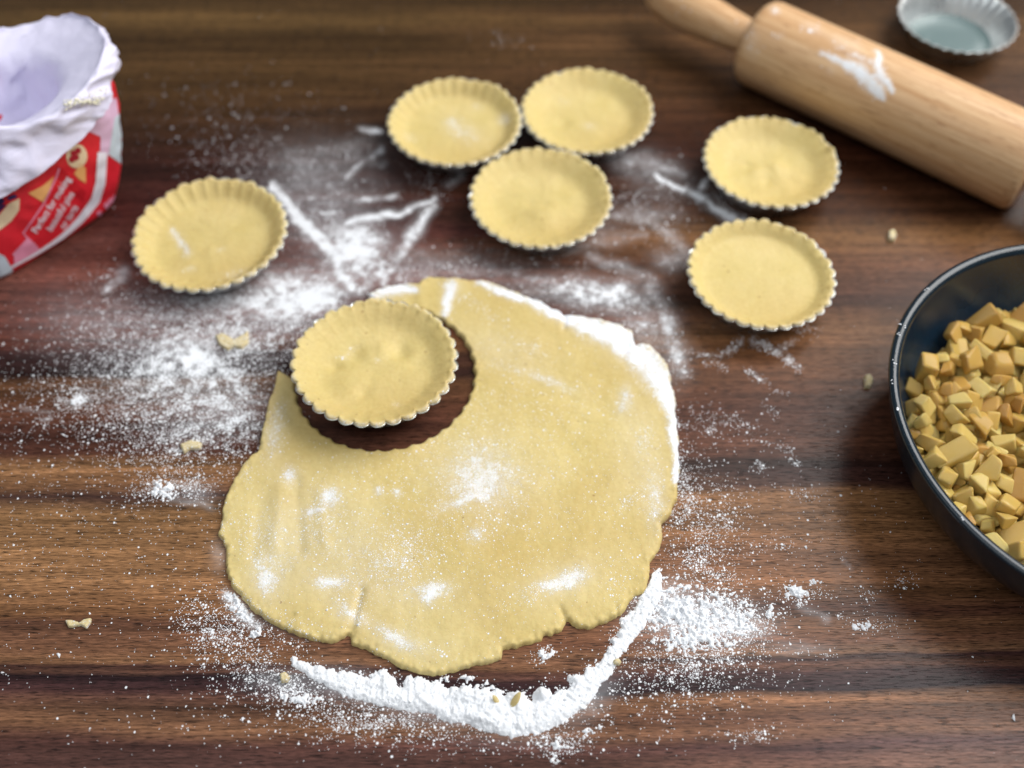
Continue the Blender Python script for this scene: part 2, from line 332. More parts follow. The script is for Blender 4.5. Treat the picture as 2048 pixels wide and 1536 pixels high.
def clean(P, d):                                          # bare wood inside the cut-out
    r = np.hypot(P[:, 0] - HOLE_C[0], P[:, 1] - HOLE_C[1]); return d * np.clip((r - .050) / .004, 0, 1)
def film_map(P): px, py = proj(P); return clean(P, brush(px, py, FILM_E, FILM_S, 1, .55))
def grain_map(P):
    px, py = proj(P); return np.maximum(clean(P, brush(px, py, GRAIN_E, GRAIN_S, 5, .55)), .62 * film_map(P) ** .7)

# ------------------------------------------------------------------ the table
xs = np.concatenate([np.linspace(-1.0, -.47, 8), np.linspace(-.46, .46, 614), np.linspace(.47, 1.0, 8)])
ys = np.concatenate([np.linspace(-.25, .09, 6), np.linspace(.10, .80, 468), np.linspace(.81, 1.15, 6)])
gx, gy = np.meshgrid(xs, ys); TP = np.stack([gx.ravel(), gy.ravel(), np.zeros(gx.size)], 1)
tf = grid_faces(len(xs), len(ys)); inv = (TP[:, 1] > .105) & (TP[:, 1] < .795) & (np.abs(TP[:, 0]) < .455)
film = np.zeros(len(TP)); grain = np.zeros(len(TP)); film[inv] = film_map(TP[inv]); grain[inv] = grain_map(TP[inv])
nT = len(TP); nu, nv = len(xs), len(ys)
edge = list(range(nu)) + [r * nu + nu - 1 for r in range(1, nv)] + [(nv - 1) * nu + c for c in range(nu - 2, -1, -1)] + [r * nu for r in range(nv - 2, 0, -1)]
low = TP[edge] + np.array([0, 0, -.038]); ne = len(edge)
side = np.array([[edge[(i + 1) % ne], edge[i], nT + i, nT + (i + 1) % ne] for i in range(ne)])
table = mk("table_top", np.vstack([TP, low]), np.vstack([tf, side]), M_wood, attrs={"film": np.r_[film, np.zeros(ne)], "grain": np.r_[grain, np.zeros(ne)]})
tag(table, "dark walnut grained table top dusted with flour", "table", kind="structure")
table.data.polygons.foreach_set("use_smooth", np.zeros(len(table.data.polygons), bool))

# ------------------------------------------------------------------ sheets of dough: outline -> rounded slab
def nearest(poly, P):
    A = poly; B = np.roll(poly, -1, 0); E = B - A; L2 = (E * E).sum(1) + 1e-18
    bd = np.full(len(P), 1e9); bp = np.zeros((len(P), 2)); cr = np.zeros(len(P), int)
    for a, b, e, l in zip(A, B, E, L2):
        t = np.clip(((P[:, 0] - a[0]) * e[0] + (P[:, 1] - a[1]) * e[1]) / l, 0, 1)
        q = np.stack([a[0] + t * e[0], a[1] + t * e[1]], 1); d = (P[:, 0] - q[:, 0]) ** 2 + (P[:, 1] - q[:, 1]) ** 2
        m = d < bd; bd[m] = d[m]; bp[m] = q[m]
        c = (a[1] > P[:, 1]) != (b[1] > P[:, 1])
        if abs(b[1] - a[1]) > 1e-12: cr += (c & (P[:, 0] < (b[0] - a[0]) * (P[:, 1] - a[1]) / (b[1] - a[1]) + a[0]))
    return np.where(cr % 2 == 1, 1, -1) * np.sqrt(bd), bp
def resample(poly, step, closed=True):
    q = np.vstack([poly, poly[:1]]) if closed else poly
    s = np.r_[0, np.cumsum(np.hypot(*np.diff(q, axis=0).T))]; n = max(8, int(s[-1] / step)); t = np.linspace(0, s[-1], n, endpoint=not closed)
    return np.stack([np.interp(t, s, q[:, 0]), np.interp(t, s, q[:, 1])], 1)
def crumble(poly, a1, s1, a2, s2, seed):
    T = np.roll(poly, -1, 0) - np.roll(poly, 1, 0); N = np.stack([T[:, 1], -T[:, 0]], 1) / (np.hypot(*T.T)[:, None] + 1e-12)
    k = a1 * (fbm(poly[:, 0] / s1, poly[:, 1] / s1, seed=seed, oct=2) - .5) * 2 + a2 * (fbm(poly[:, 0] / s2, poly[:, 1] / s2, seed=seed + 5, oct=2) - .5) * 2
    return poly + N * k[:, None]
def sheet(poly, g, T, e, hfun=None, p=2.2, z0=.0002):
    lo, hi = poly.min(0) - 2 * g, poly.max(0) + 2 * g
    X = np.arange(lo[0], hi[0], g); Y = np.arange(lo[1], hi[1], g); nx, ny = len(X), len(Y)
    P = np.stack([a.ravel() for a in np.meshgrid(X, Y)], 1)
    sd, near = nearest(poly, P); ins = sd > 0
    Fq = grid_faces(nx, ny); Fq = Fq[ins[Fq].any(1)]
    used = np.unique(Fq); mp = -np.ones(len(P), int); mp[used] = np.arange(len(used)); Fq = mp[Fq]
    P, sd, near = P[used], sd[used], near[used]; out = sd <= 0; P = np.where(out[:, None], near, P); sd = np.where(out, 0, sd)
    top = T if hfun is None else T + hfun(P[:, 0], P[:, 1], sd)
    z = z0 + top * (1 - (1 - np.clip(sd / e, 0, 1)) ** p) ** (1 / p)
    return np.column_stack([P, z]), Fq, sd

OUT = [(557, 742), (548, 775), (531, 830), (520, 880), (516, 903), (488, 926), (470, 958), (455, 990), (443, 1030), (438, 1072), (453, 1096), (454, 1140), (465, 1176), (488, 1202), (510, 1226), (545, 1246), (590, 1266), (622, 1279), (656, 1286), (688, 1276), (697, 1268), (703, 1290), (735, 1302), (770, 1317), (800, 1334), (840, 1348), (880, 1349), (930, 1337), (1004, 1319), (1006, 1300), (1058, 1290), (1084, 1281), (1088, 1270), (1125, 1262), (1135, 1238), (1146, 1252), (1176, 1257), (1216, 1245), (1250, 1221), (1268, 1192), (1286, 1184), (1301, 1150), (1300, 1124), (1325, 1086), (1324, 1050), (1340, 1035), (1355, 990), (1359, 940), (1356, 870), (1350, 800), (1340, 750), (1331, 725), (1300, 690), (1272, 690), (1262, 662), (1226, 645), (1186, 638), (1130, 630), (1080, 605), (1020, 580), (970, 562), (900, 558), (855, 555), (836, 568), (790, 570), (752, 580), (735, 590)]
ow = UP(OUT, .0015)
ang = np.radians(np.linspace(99, -176, 330))
lob = np.abs(np.cos(17 * ang)) ** .8
hr = HOLE_R - .0012 + .0016 * lob
hole = HOLE_C + np.stack([hr * np.cos(ang), hr * np.sin(ang)], 1)
poly = np.vstack([crumble(resample(ow, .0009, False), .0010, .007, .0007, .0020, 3), crumble(hole, .00025, .003, .0002, .0012, 8)])
FOLDS = [((560, 980), (548, 1090), 16, .0011), ((592, 960), (600, 1100), 13, -.0008), ((520, 1010), (505, 1110), 14, -.0007), ((640, 985), (650, 1090), 14, .0006), ((700, 1270), (722, 1180), 8, -.0012), ((545, 1245), (585, 1228), 5, -.0010), ((1135, 1240), (1120, 1215), 6, -.0012), ((1262, 668), (1250, 700), 8, -.0012), ((840, 565), (845, 640), 12, .0008), ((1130, 632), (1128, 655), 6, -.001)]
def dough_h(x, y, sd):
    px, py = proj(np.column_stack([x, y, np.full_like(x, .004)]))
    h = (fbm(x / .045, y / .045, seed=2) - .5) * .0016 + (fbm(x / .012, y / .012, seed=4) - .5) * .0009
    h = h + (fbm(x / .004, y / .004, seed=6) - .5) * .0005 * np.exp(-sd / .006)
    for a, b, w, amp in FOLDS:
        a, b = np.array(a, float), np.array(b, float); e = b - a; t = np.clip(((px - a[0]) * e[0] + (py - a[1]) * e[1]) / (e @ e), 0, 1)
        h = h + amp * np.exp(-((px - a[0] - t * e[0]) ** 2 + (py - a[1] - t * e[1]) ** 2) / w ** 2)
    return h
DV, DF, dsd = sheet(poly, .00075, .0034, .0022, dough_h)
# crumbly, cracked outer rim
rimn = fbm(DV[:, 0] / .0022, DV[:, 1] / .0022, seed=31, oct=2) - .5
rh = np.hypot(DV[:, 0] - HOLE_C[0], DV[:, 1] - HOLE_C[1])
DV[:, 2] += np.where(rh > .058, 1, .3) * (rimn * .9 + 1.3 * (fbm(DV[:, 0] / .0065, DV[:, 1] / .0065, seed=35, oct=3) - .5)) * .0017 * np.exp(-(dsd / .0040) ** 2) * np.clip(dsd / .0008, 0, 1)
D_E = [(580, 950, 17, 16, 20, .62), (657, 993, 24, 20, -20, .56), (625, 1022, 18, 8, -10, .5), (640, 1055, 36, 56, 0, .40), (530, 1155, 22, 36, -15, .62), (520, 1070, 50, 60, 0, .40), (662, 1165, 34, 15, 8, .58), (868, 1180, 34, 13, -8, .60), (862, 1195, 12, 14, 0, .5), (790, 1115, 80, 56, -20, .42), (950, 1070, 18, 16, 0, .50), (965, 955, 70, 60, 20, .44), (930, 1000, 50, 10, -20, .48), (1140, 1158, 34, 18, -30, .60), (1100, 1172, 24, 12, 0, .58), (1060, 1190, 40, 20, -20, .42), (1250, 800, 15, 28, 10, .5), (1290, 880, 24, 30, 0, .40), (760, 985, 10, 8, 0, .58), (797, 985, 8, 8, 0, .6), (1010, 730, 30, 10, 20, .42), (1100, 760, 46, 8, 22, .44), (700, 1225, 40, 16, 30, .48), (720, 1200, 14, 26, 0, .4), (790, 1275, 44, 14, 30, .5), (870, 1300, 40, 20, 30, .4), (1050, 690, 50, 20, 20, .36), (900, 1050, 420, 260, 0, .26), (1050, 800, 260, 120, 0, .14), (1310, 1000, 20, 60, 0, .46), (550, 860, 20, 60, 10, .44), (490, 950, 16, 30, 0, .4), (1265, 1000, 50, 14, -45, .4), (590, 1240, 60, 14, 20, .3), (1240, 1160, 30, 40, 0, .34)]
D_S = [([(1060, 600), (1150, 642), (1230, 668), (1290, 715), (1325, 765), (1345, 830), (1352, 900), (1352, 960)], [12, 20, 34, 38, 30, 18, 11, 9], 1.15), ([(960, 566), (1060, 602)], [9, 12], 1.0), ([(905, 572), (888, 625)], [18, 10], 1.0), ([(740, 590), (800, 578), (835, 580)], [12, 16, 8], 1.05), ([(442, 1040), (446, 1090)], 8, .55), ([(462, 1160), (520, 1225), (640, 1280)], [6, 8, 7], .5), ([(905, 585), (1000, 640)], 20, .36)]
dpx, dpy = proj(DV)
dg = brush(dpx, dpy, D_E, D_S, 11, .5)
dfilm = np.clip(brush(dpx, dpy, [(x, y, rx * 1.15, ry * 1.15, a, min(.9, m * 1.05)) for x, y, rx, ry, a, m in D_E if m > .42] + [(700, 1080, 130, 90, 30, .30), (960, 950, 100, 70, 0, .32), (560, 1100, 70, 110, 0, .32), (800, 1180, 150, 60, 10, .22), (1120, 1160, 90, 40, -20, .3), (1280, 900, 50, 100, 0, .25), (820, 1290, 90, 30, 10, .3), (1000, 700, 90, 40, 20, .25)], [(p_, w_, .95) for p_, w_, a_ in D_S[:4]], 11, .25), 0, 1)
dough = mk("dough_sheet", DV, DF, M_dough, loc=tuple(np.r_[DV[:, :2].mean(0), 0]), attrs={"grain": dg, "film": dfilm})
tag(dough, "rolled out sheet of floured raw dough with a round scalloped cut-out", "dough")

def scrap(name, pts, T, label, group=None, seed=0, e=.0012, amp=.0006):
    q = crumble(resample(UP(pts, 0), .0006), .0003, .003, .00015, .001, seed)
    V, Fq, sd = sheet(q, .00045, T, e, lambda x, y, s: (fbm(x / .004, y / .004, seed=seed) - .5) * 2 * amp)
    pxs, pys = proj(V); gr = .26 + .2 * fbm(pxs / 9, pys / 9, seed=seed)
    o = mk(name, V, Fq, M_dough, loc=tuple(np.r_[V[:, :2].mean(0), 0]), attrs={"grain": gr, "film": .36 * np.ones(len(V))})
    return tag(o, label, "dough scrap", group)
scrap("dough_scrap", [(431, 673), (447, 669), (469, 681), (488, 672), (497, 662), (498, 687), (485, 700), (469, 695), (456, 702), (438, 691)], .0022, "crescent shaped dough scrap lying in flour behind the dough sheet", seed=41)
scrap("dough_scrap", [(130, 1242), (145, 1241), (160, 1246), (170, 1239), (183, 1238), (183, 1246), (174, 1258), (163, 1253), (151, 1255), (138, 1256)], .0020, "bow tie shaped pale dough scrap alone on bare wood", seed=42)
scrap("dough_scrap", [(361, 892), (386, 882), (405, 888), (402, 900), (381, 901), (369, 908)], .0024, "flat flour-dusted dough scrap beside the straight edge of the dough sheet", seed=43)
scrap("dough_crumb", [(1775, 466), (1788, 462), (1792, 474), (1786, 486), (1775, 482)], .0030, "small pale dough crumb between rolling pin and pan", seed=44)
scrap("dough_crumb", [(1727, 755), (1738, 752), (1746, 764), (1741, 778), (1728, 778)], .0034, "small rounded dough crumb on bare wood beside the pan wall", seed=45)
scrap("dough_crumb", [(560, 1350), (572, 1346), (580, 1354), (576, 1366), (563, 1367)], .0030, "cream round crumb among flour grains on a dark wood stripe", seed=46)
scrap("dough_crumb", [(1225, 1322), (1236, 1318), (1244, 1325), (1238, 1332), (1227, 1331)], .0026, "tiny crumb on the outer side of the flour ridge", seed=47)

# ------------------------------------------------------------------ flour: ridge pushed up by the rolling, and scattered grains
RIDGE = [(590, 1328, 9), (640, 1350, 17), (700, 1369, 27), (760, 1381, 32), (820, 1389, 34), (880, 1400, 37), (950, 1417, 40), (1010, 1430, 44), (1060, 1430, 43), (1110, 1416, 37), (1160, 1390, 28), (1195, 1350, 21), (1225, 1312, 17), (1255, 1270, 17), (1285, 1225, 20), (1305, 1182, 22), (1316, 1150, 10)]
FAN = [(1350, 1215, 62, 46, 10, 1.0), (1420, 1235, 70, 44, 0, .85), (1390, 1270, 70, 30, 0, .75), (1480, 1240, 46, 30, 0, .62), (1310, 1190, 30, 40, 0, .9), (1590, 1186, 26, 16, 30, .72), (1545, 1225, 20, 14, 0, .6), (1630, 1168, 12, 8, 0, .6), (1725, 1252, 20, 8, 0, .62), (480, 1215, 22, 34, -40, .7), (328, 978, 19, 17, 30, 1.0), (512, 1266, 13, 8, -20, .95), (500, 1395, 16, 10, 0, .4), (560, 1385, 40, 18, 0, .55), (610, 1400, 30, 16, 0, .55), (1115, 1487, 22, 10, 0, .7), (1180, 1462, 22, 6, -25, .6), (1110, 1515, 12, 8, 0, .75), (885, 1357, 15, 7, 0, .9), (935, 1356, 14, 5, 0, .8), (970, 1365, 7, 6, 0, .8), (155, 803, 13, 8, 0, .6), (1085, 1312, 26, 10, -25, .6), (1520, 935, 9, 8, 0, .6)]
def pile_height(P):
    px, py = proj(P); x, y = P[:, 0], P[:, 1]
    n1 = fbm(x / .011, y / .011, seed=51, oct=3) - .5; n2 = fbm(x / .0035, y / .0035, seed=54, oct=3) - .5; n3 = fbm(x / .0016, y / .0016, seed=58, oct=2) - .5
    R = np.array(RIDGE, float); prof = np.zeros(len(P)); ww = np.zeros(len(P)) + 20
    qx = px + n1 * 26 + n2 * 10; qy = py + n2 * 16 + n1 * 14
    for a, b in zip(R[:-1], R[1:]):
        e = b[:2] - a[:2]; t = np.clip(((qx - a[0]) * e[0] + (qy - a[1]) * e[1]) / (e @ e), 0, 1)
        w = (a[2] + (b[2] - a[2]) * t) * (1.05 + .9 * n1 + .3 * n2); q = np.hypot(qx - a[0] - t * e[0], qy - a[1] - t * e[1]) / w
        v = 1 - q ** 2; m = v > prof; prof[m] = v[m]; ww[m] = w[m]
    h = np.where(prof > 0, (.0006 + .0024 * ww / 44) * (np.clip(prof * 1.25, 0, 1) ** 1.15) * (.72 + .55 * fbm(x / .02, y / .02, seed=90, oct=2)), -.001)
    n4 = fbm(x / .0009, y / .0009, seed=63, oct=2) - .5
    h = np.where(prof > 0, h * (1 + .6 * n1) + .0006 * n2 + .0010 * n3 + .0007 * n4 - .00025 - .0045 * np.clip(.42 - prof, 0, 1) * np.clip(.5 - 1.6 * n2 - 1.6 * n3, 0, 1), h)
    k = np.hypot(px - 1085, (py - 1392) * 1.1); h = np.maximum(h, .0056 * (1 - k / 20) + .0014 * n3 + .001 * n2)
    k = np.hypot(px - 1020, (py - 1402)); h = np.maximum(h, np.where(k < 20, h + .001 * (1 - k / 20), -1))
    f = np.zeros(len(P))
    for X, Y, rx, ry, a, m in FAN:
        a = math.radians(a); dx, dy = px - X, py - Y; u = (dx * math.cos(a) + dy * math.sin(a)) / rx; v = (-dx * math.sin(a) + dy * math.cos(a)) / ry
        f = np.maximum(f, m * np.exp(-(u * u + v * v)))
    hf = (f * .9 + 1.2 * n2 + 1.5 * n3 + .9 * n4 + .5 * n1 - .46) * .0030
    hf = np.where(f > .12, np.minimum(hf, .0026 * np.clip(f, .3, 1)), -.001)
    return np.maximum(h, hf)
def pile(name, x0, y0, x1, y1, label, g=.00042):
    a, b = U(x0, y1), U(x1, y0); c, d = U(x0, y0), U(x1, y1)
    X = np.arange(min(a[0], c[0]), max(b[0], d[0]), g); Y = np.arange(a[1], b[1], g)
    P = np.stack([q.ravel() for q in np.meshgrid(X, Y)] + [np.zeros(len(X) * len(Y))], 1)
    px, py = proj(P); h = pile_height(P); h = np.where((px > x0) & (px < x1) & (py > y0) & (py < y1), h, -1)
    sd, _ = nearest(resample(ow, .006), P[:, :2]); h = np.where((sd > -.001) & (P[:, 1] > .15), -1, h)
    Fq = grid_faces(len(X), len(Y)); Fq = Fq[(h[Fq] > 0).any(1)]
    used = np.unique(Fq); mp = -np.ones(len(P), int); mp[used] = np.arange(len(used))
    V = P[used]; V[:, 2] = np.maximum(h[used], -.0002)
    o = mk(name, V, mp[Fq], M_flour); tag(o, label, "flour", kind="stuff"); PILES.append(V[V[:, 2] > .0002]); return o
PILES = []
pile("flour_ridge", 560, 1090, 1790, 1536, "curved ridge and scattered heap of loose white flour on the wood")
pile("flour_clump", 100, 760, 545, 1300, "small lumps of white flour beside the dough sheet")

def grains(name, P, size, mat, label):
    n = len(P)
    base = np.array([[1, 0, 0], [-.5, .87, 0], [-.5, -.87, 0], [.3, .5, .8], [-.5, 0, .75], [.35, -.5, .7]], float)
    fc = np.array([[0, 1, 3], [1, 4, 3], [1, 2, 4], [2, 5, 4], [2, 0, 5], [0, 3, 5], [3, 4, 5]])
    a = rng.uniform(0, 2 * np.pi, n); c, s = np.cos(a), np.sin(a)
    V = base[None] * (1 + rng.uniform(-.3, .3, (n, 6, 3)))
    st = rng.uniform(.7, 1.4, (n, 1)); x, y = V[..., 0] * st, V[..., 1] / st
    V = np.stack([x * c[:, None] - y * s[:, None], x * s[:, None] + y * c[:, None], V[..., 2] * rng.uniform(.5, 1.0, (n, 1))], -1) * size[:, None, None] + P[:, None, :]
    Fc = (fc[None] + (np.arange(n) * 6)[:, None, None]).reshape(-1, 3)
    o = mk(name, V.reshape(-1, 3), Fc, mat); tag(o, label, "flour", kind="stuff"); return o
cand = np.column_stack([rng.uniform(-.44, .44, 520000), rng.uniform(.125, .78, 520000), np.zeros(520000)])
px, py = proj(cand); m = (px > -30) & (px < 2080) & (py > -30) & (py < 1570); cand = cand[m]
w = grain_map(cand)
keep = rng.random(len(cand)) < np.clip(w, 0, 1) ** 2.2 * .50 + .016 * np.clip(fbm(cand[:, 0] / .05, cand[:, 1] / .05, seed=77) * 4.5 - 2.35, 0, 1) * (cand[:, 1] < .52) + .0012
cand = cand[keep]; wk = w[keep]
sd, _ = nearest(resample(ow, .004), cand[:, :2]); rr = np.hypot(cand[:, 0] - HOLE_C[0], cand[:, 1] - HOLE_C[1])
ok = (sd < -.0006) & (rr > .053); cand = cand[ok]; wk = wk[ok]
pv = np.vstack(PILES); pv = pv[rng.random(len(pv)) < .07]; cand = np.vstack([cand, pv]); wk = np.r_[wk, np.full(len(pv), .3)]
size = np.exp(rng.normal(math.log(.00018), .62, len(cand))) * (.85 + .5 * wk); size = np.clip(size, .00012, .0016)
grains("flour_dusting", cand, size, M_flour, "fine grains of flour scattered over the wood")
kd = rng.random(len(DV)) < np.clip(dg, 0, 1) ** 2.2 * .12 + .009
kd &= dsd > .002
grains("flour_dusting", DV[kd] - [0, 0, .00005], np.clip(np.exp(rng.normal(math.log(.00018), .55, kd.sum())), .0001, .0009), M_flour, "fine grains of flour lying on the dough sheet")
# two slivers of dough poking out of the ridge
def sliver(px, py, L, w, yaw, label, seed):
    c = U(px, py, .0045); n = 14; V = []; nu = 10
    for i in range(n):
        t = i / (n - 1); r = w * math.sin(math.pi * (.06 + .9 * t)) ** .7
        for j in range(nu):
            a = 2 * math.pi * j / nu
            V.append(((t - .5) * L, r * math.cos(a), .5 * r * math.sin(a)))
    V = np.array(V); tl = math.radians(38); V = np.column_stack([V[:, 0] * math.cos(tl) - V[:, 2] * math.sin(tl), V[:, 1], V[:, 0] * math.sin(tl) + V[:, 2] * math.cos(tl)])
    ca, sa = math.cos(yaw), math.sin(yaw); V = np.column_stack([V[:, 0] * ca - V[:, 1] * sa, V[:, 0] * sa + V[:, 1] * ca, V[:, 2]]) + c
    Fc = [tuple(q) for q in grid_faces(nu, n, True)] + [tuple(range(nu))[::-1], tuple(range((n - 1) * nu, n * nu))]
    o = mk("dough_sliver", V, Fc, M_dough, loc=tuple(c), attrs={"grain": np.full(len(V), .2), "film": np.full(len(V), .1)})
    tag(o, label, "dough scrap")
sliver(1031, 1400, .0095, .0018, math.radians(50), "longer pale dough sliver sticking out of the flour ridge", 1)
sliver(992, 1400, .006, .0013, math.radians(130), "shorter pale dough sliver sticking out of the flour ridge", 2)

# ------------------------------------------------------------------ tart tins and dough cases
NL = 32; NTH = NL * 10
th = np.arange(NTH) / NTH * 2 * np.pi
LOBE = np.abs(np.cos(NL / 2 * th)) ** .62 - .66
def lathe_fluted(profile, R, amp, jit=None):
    amp = amp * 1.15
    V = []
    for r, z, fl in profile:
        rr = R * (r + amp * fl * LOBE)
        V.append(np.column_stack([rr * np.cos(th), rr * np.sin(th), np.full(NTH, z)]))
    return np.vstack(V)
def tart_tin(c, R, rot, tilt, label, group):
    e = empty("tart_tin", (c[0], c[1], c[2])); e.rotation_euler = (tilt[0], tilt[1], rot); tag(e, label, "tart tin", group)
    k = .0006 / R
    prof = [(.715, .0004, .35), (.78, .006, .6), (.86, .0125, .85), (.962, .0188, 1.3), (.985, .0196, 1.5), (.978, .0199, 1.45), (.955, .0190, 1.3), (.86 - k, .0128, .85), (.78 - k, .0063, .6), (.715 - k, .0010, .35)]
    mk("fluted_wall", lathe_fluted(prof, R, .034), grid_faces(NTH, len(prof), True), M_tin, e)
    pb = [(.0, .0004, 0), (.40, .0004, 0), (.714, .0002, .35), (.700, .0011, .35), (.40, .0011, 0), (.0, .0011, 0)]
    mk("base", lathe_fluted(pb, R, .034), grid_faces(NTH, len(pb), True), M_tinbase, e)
    return e
def dough_case(c, R, rot, tilt, label, group, floor_r=.66, flute_in=.25, dents=(), floor_z=.0118, seed=0, fl_e=(), fl_s=(), lump=.0007, lean=0.0):
    fr = floor_r
    prof = [(fr * q, floor_z + .0005 * q ** 6, .1 * q ** 8) for q in (0, .1, .2, .3, .4, .5, .6, .7, .78, .86, .94)]
    zt = .0212
    for q in np.linspace(0, 1, 9)[1:]:
        r = fr + (.905 - fr) * q; z = floor_z + .0005 + (zt - .0015 - floor_z) * (q ** 1.5 * .5 + q * q * (3 - 2 * q) * .5)
        prof.append((r, z, flute_in * (.3 + .7 * q) + .55 * max(0, q - .75) * 4 * (1 - flute_in) * .6))
    prof += [(.925, zt - .0002, .95), (.945, zt, 1.25), (.964, zt - .0004, 1.5), (.972, zt - .0014, 1.55), (.962, zt - .0024, 1.5), (.925, .0182, 1), (.845, .0126, .85), (.765, .0064, .6), (.695, .0020, .3), (.40, .0018, 0), (0, .0018, 0)]
    V = lathe_fluted(prof, R, .034)
    nr = len(prof); rad = np.hypot(V[:, 0], V[:, 1]) / R
    topside = np.repeat(np.arange(nr) < nr - 7, NTH)
    n = (fbm(V[:, 0] / .012 + seed, V[:, 1] / .012, seed=seed) - .5) * lump * 2 + (fbm(V[:, 0] / .005 + seed, V[:, 1] / .005, seed=seed + 2) - .5) * lump * .7
    V[:, 2] += np.where(topside, n * np.clip(1.35 - rad, .3, 1), 0)
    ca, sa = math.cos(-rot), math.sin(-rot)
    for dx, dy, w, amp in dents:                         # thumb dents, given in un-rotated axes, units of R
        lx, ly = dx * ca - dy * sa, dx * sa + dy * ca
        V[:, 2] += np.where(topside, 1.5 * amp * np.exp(-((V[:, 0] / R - lx) ** 2 + (V[:, 1] / R - ly) ** 2) / w ** 2), 0)
    # uneven, hand pressed rim
    edge_ = np.clip((rad - .86) / .08, 0, 1)
    wob = (fbm(np.cos(np.tile(th, nr)) * 3 + seed, np.sin(np.tile(th, nr)) * 3, seed=seed + 4) - .5); wob2 = (fbm(np.cos(np.tile(th, nr)) * 14 + seed, np.sin(np.tile(th, nr)) * 14, seed=seed + 7, oct=2) - .5)
    V[:, 2] += edge_ * topside * (wob * .0026 + wob2 * .0018)
    V[:, :2] *= (1 + edge_ * topside * (wob * .03 + wob2 * .03))[:, None]
    V[:, 2] = np.where(topside, np.maximum(V[:, 2], .0026), V[:, 2])
    Mx = Matrix.Translation(c) @ (Matrix.Rotation(rot, 4, 'Z') @ Matrix.Rotation(tilt[1], 4, 'Y') @ Matrix.Rotation(tilt[0], 4, 'X') if False else Matrix.LocRotScale(None, __import__('mathutils').Euler((tilt[0], tilt[1], rot)), None))
    Wm = np.array(Mx); W = V @ Wm[:3, :3].T + Wm[:3, 3]
    pxs, pys = proj(W)
    up = np.where(topside, 1.0, 0)
    gr = brush(pxs, pys, list(fl_e), list(fl_s), seed, .5) * up
    fi = np.clip(brush(pxs, pys, [(x, y, a, b, g, m * .5) for x, y, a, b, g, m in fl_e], [(p, w_, m * .7) for p, w_, m in fl_s], seed, .3) * up, 0, 1)
    rimf = np.clip((rad - .93) / .04, 0, 1) * .42
    o = mk("dough_case", V, grid_faces(NTH, nr, True), M_dough, attrs={"grain": gr + rimf * .7, "film": np.clip(fi + rimf, 0, 1)})
    o.location = c; o.rotation_euler = (tilt[0], tilt[1], rot); tag(o, label, "dough case", group)
    return o
GC, GT = "raw dough cases in fluted tins", "fluted tins lined with dough"
def tart(c, R, rot, desc_case, desc_tin, tilt=(0, 0), **kw):
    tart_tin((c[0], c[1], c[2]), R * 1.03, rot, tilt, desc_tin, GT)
    dough_case((c[0], c[1], c[2]), R * 1.03, rot, tilt, desc_case, GC, **kw)
tart((-.0418, .5812, .0002), .0482, .1, "raw dough case with white flour patches on its floor, touching two other cases", "fluted tin under the dough case that has white flour patches on its floor", floor_r=.70, flute_in=.75, seed=3,
     fl_e=[(925, 262, 42, 22, 20, .52), (905, 245, 14, 8, 0, .5), (1008, 243, 15, 14, 0, .6), (820, 275, 18, 10, 0, .3), (955, 215, 12, 8, 0, .35)])
tart((.0552, .5930, .0002), .0478, .5, "smooth raw dough case behind its two touching neighbours, next to the flour-patched case", "fluted tin touching the flour-patched tart, on the side towards the rolling pin handle", floor_r=.60, flute_in=.12, seed=11, dents=[(-.35, -.1, .12, -.0012), (.1, -.35, .1, .0006)], fl_e=[(1182, 252, 14, 8, 0, .45), (1125, 205, 12, 8, 0, .3)])
tart((.0194, .5025, .0002), .0480, .2, "raw dough case with a raised blister in its floor, in front of two touching cases", "fluted tin in front of the two touching tarts", floor_r=.60, flute_in=.18, seed=17, dents=[(.02, -.18, .26, .0022), (-.1, .02, .12, -.0012), (.06, .0, .08, -.0012), (-.45, -.25, .1, -.0008)])
tart((.1821, .5381, .0002), .0466, .35, "wrinkled raw dough case with a torn rim nearest the rolling pin", "fluted tin standing closest to the rolling pin", floor_r=.58, flute_in=.15, seed=23, lump=.0009, dents=[(-.2, -.05, .12, .0012), (.12, .05, .14, .0016), (-.05, -.25, .12, -.0010), (-.3, .1, .09, -.001), (.92, .22, .06, .0016)])
tart((.1599, .4331, .0002), .0464, .0, "shallow raw dough case with a flat plain floor, between dough sheet and pan", "fluted tin between the dough sheet and the pan", floor_r=.74, flute_in=.08, seed=29, floor_z=.0142, lump=.0004)
tart((-.2000, .4690, .0002), .0505, .15, "deep raw dough case with fluted inner wall standing alone near the flour bag", "fluted tin standing alone near the red flour bag", floor_r=.70, flute_in=.8, seed=37, dents=[(-.25, -.28, .2, .0010), (-.42, -.18, .1, -.001), (.0, -.2, .08, .0007), (-.05, .32, .12, .0006)], tilt=(math.radians(1.0), math.radians(-1.5)),
     fl_e=[(440, 497, 12, 6, 0, .5), (380, 540, 16, 6, 0, .5), (470, 545, 40, 10, -8, .36), (355, 470, 8, 8, 0, .4)], fl_s=[([(345, 462), (372, 505)], [6, 11], .8)])
tart((-.0825, .3590, .0040), .0484, .12, "raw dough case sitting in the cut-out of the dough sheet", "fluted tin sitting in the cut-out of the dough sheet", floor_r=.62, flute_in=.22, seed=43, tilt=(math.radians(-2.5), math.radians(2.0)), dents=[(-.5, .02, .09, -.0018), (-.28, .24, .13, -.0016), (-.12, .2, .1, .0006), (.28, .28, .12, -.0020), (-.3, -.28, .2, .0014), (-.12, -.38, .08, -.0014), (.05, .3, .1, .0010), (.5, .1, .1, -.0007)],
     fl_e=[(708, 700, 14, 5, -40, .6), (690, 713, 16, 4, 0, .45), (762, 722, 10, 4, 0, .55), (790, 808, 10, 4, 0, .62)])
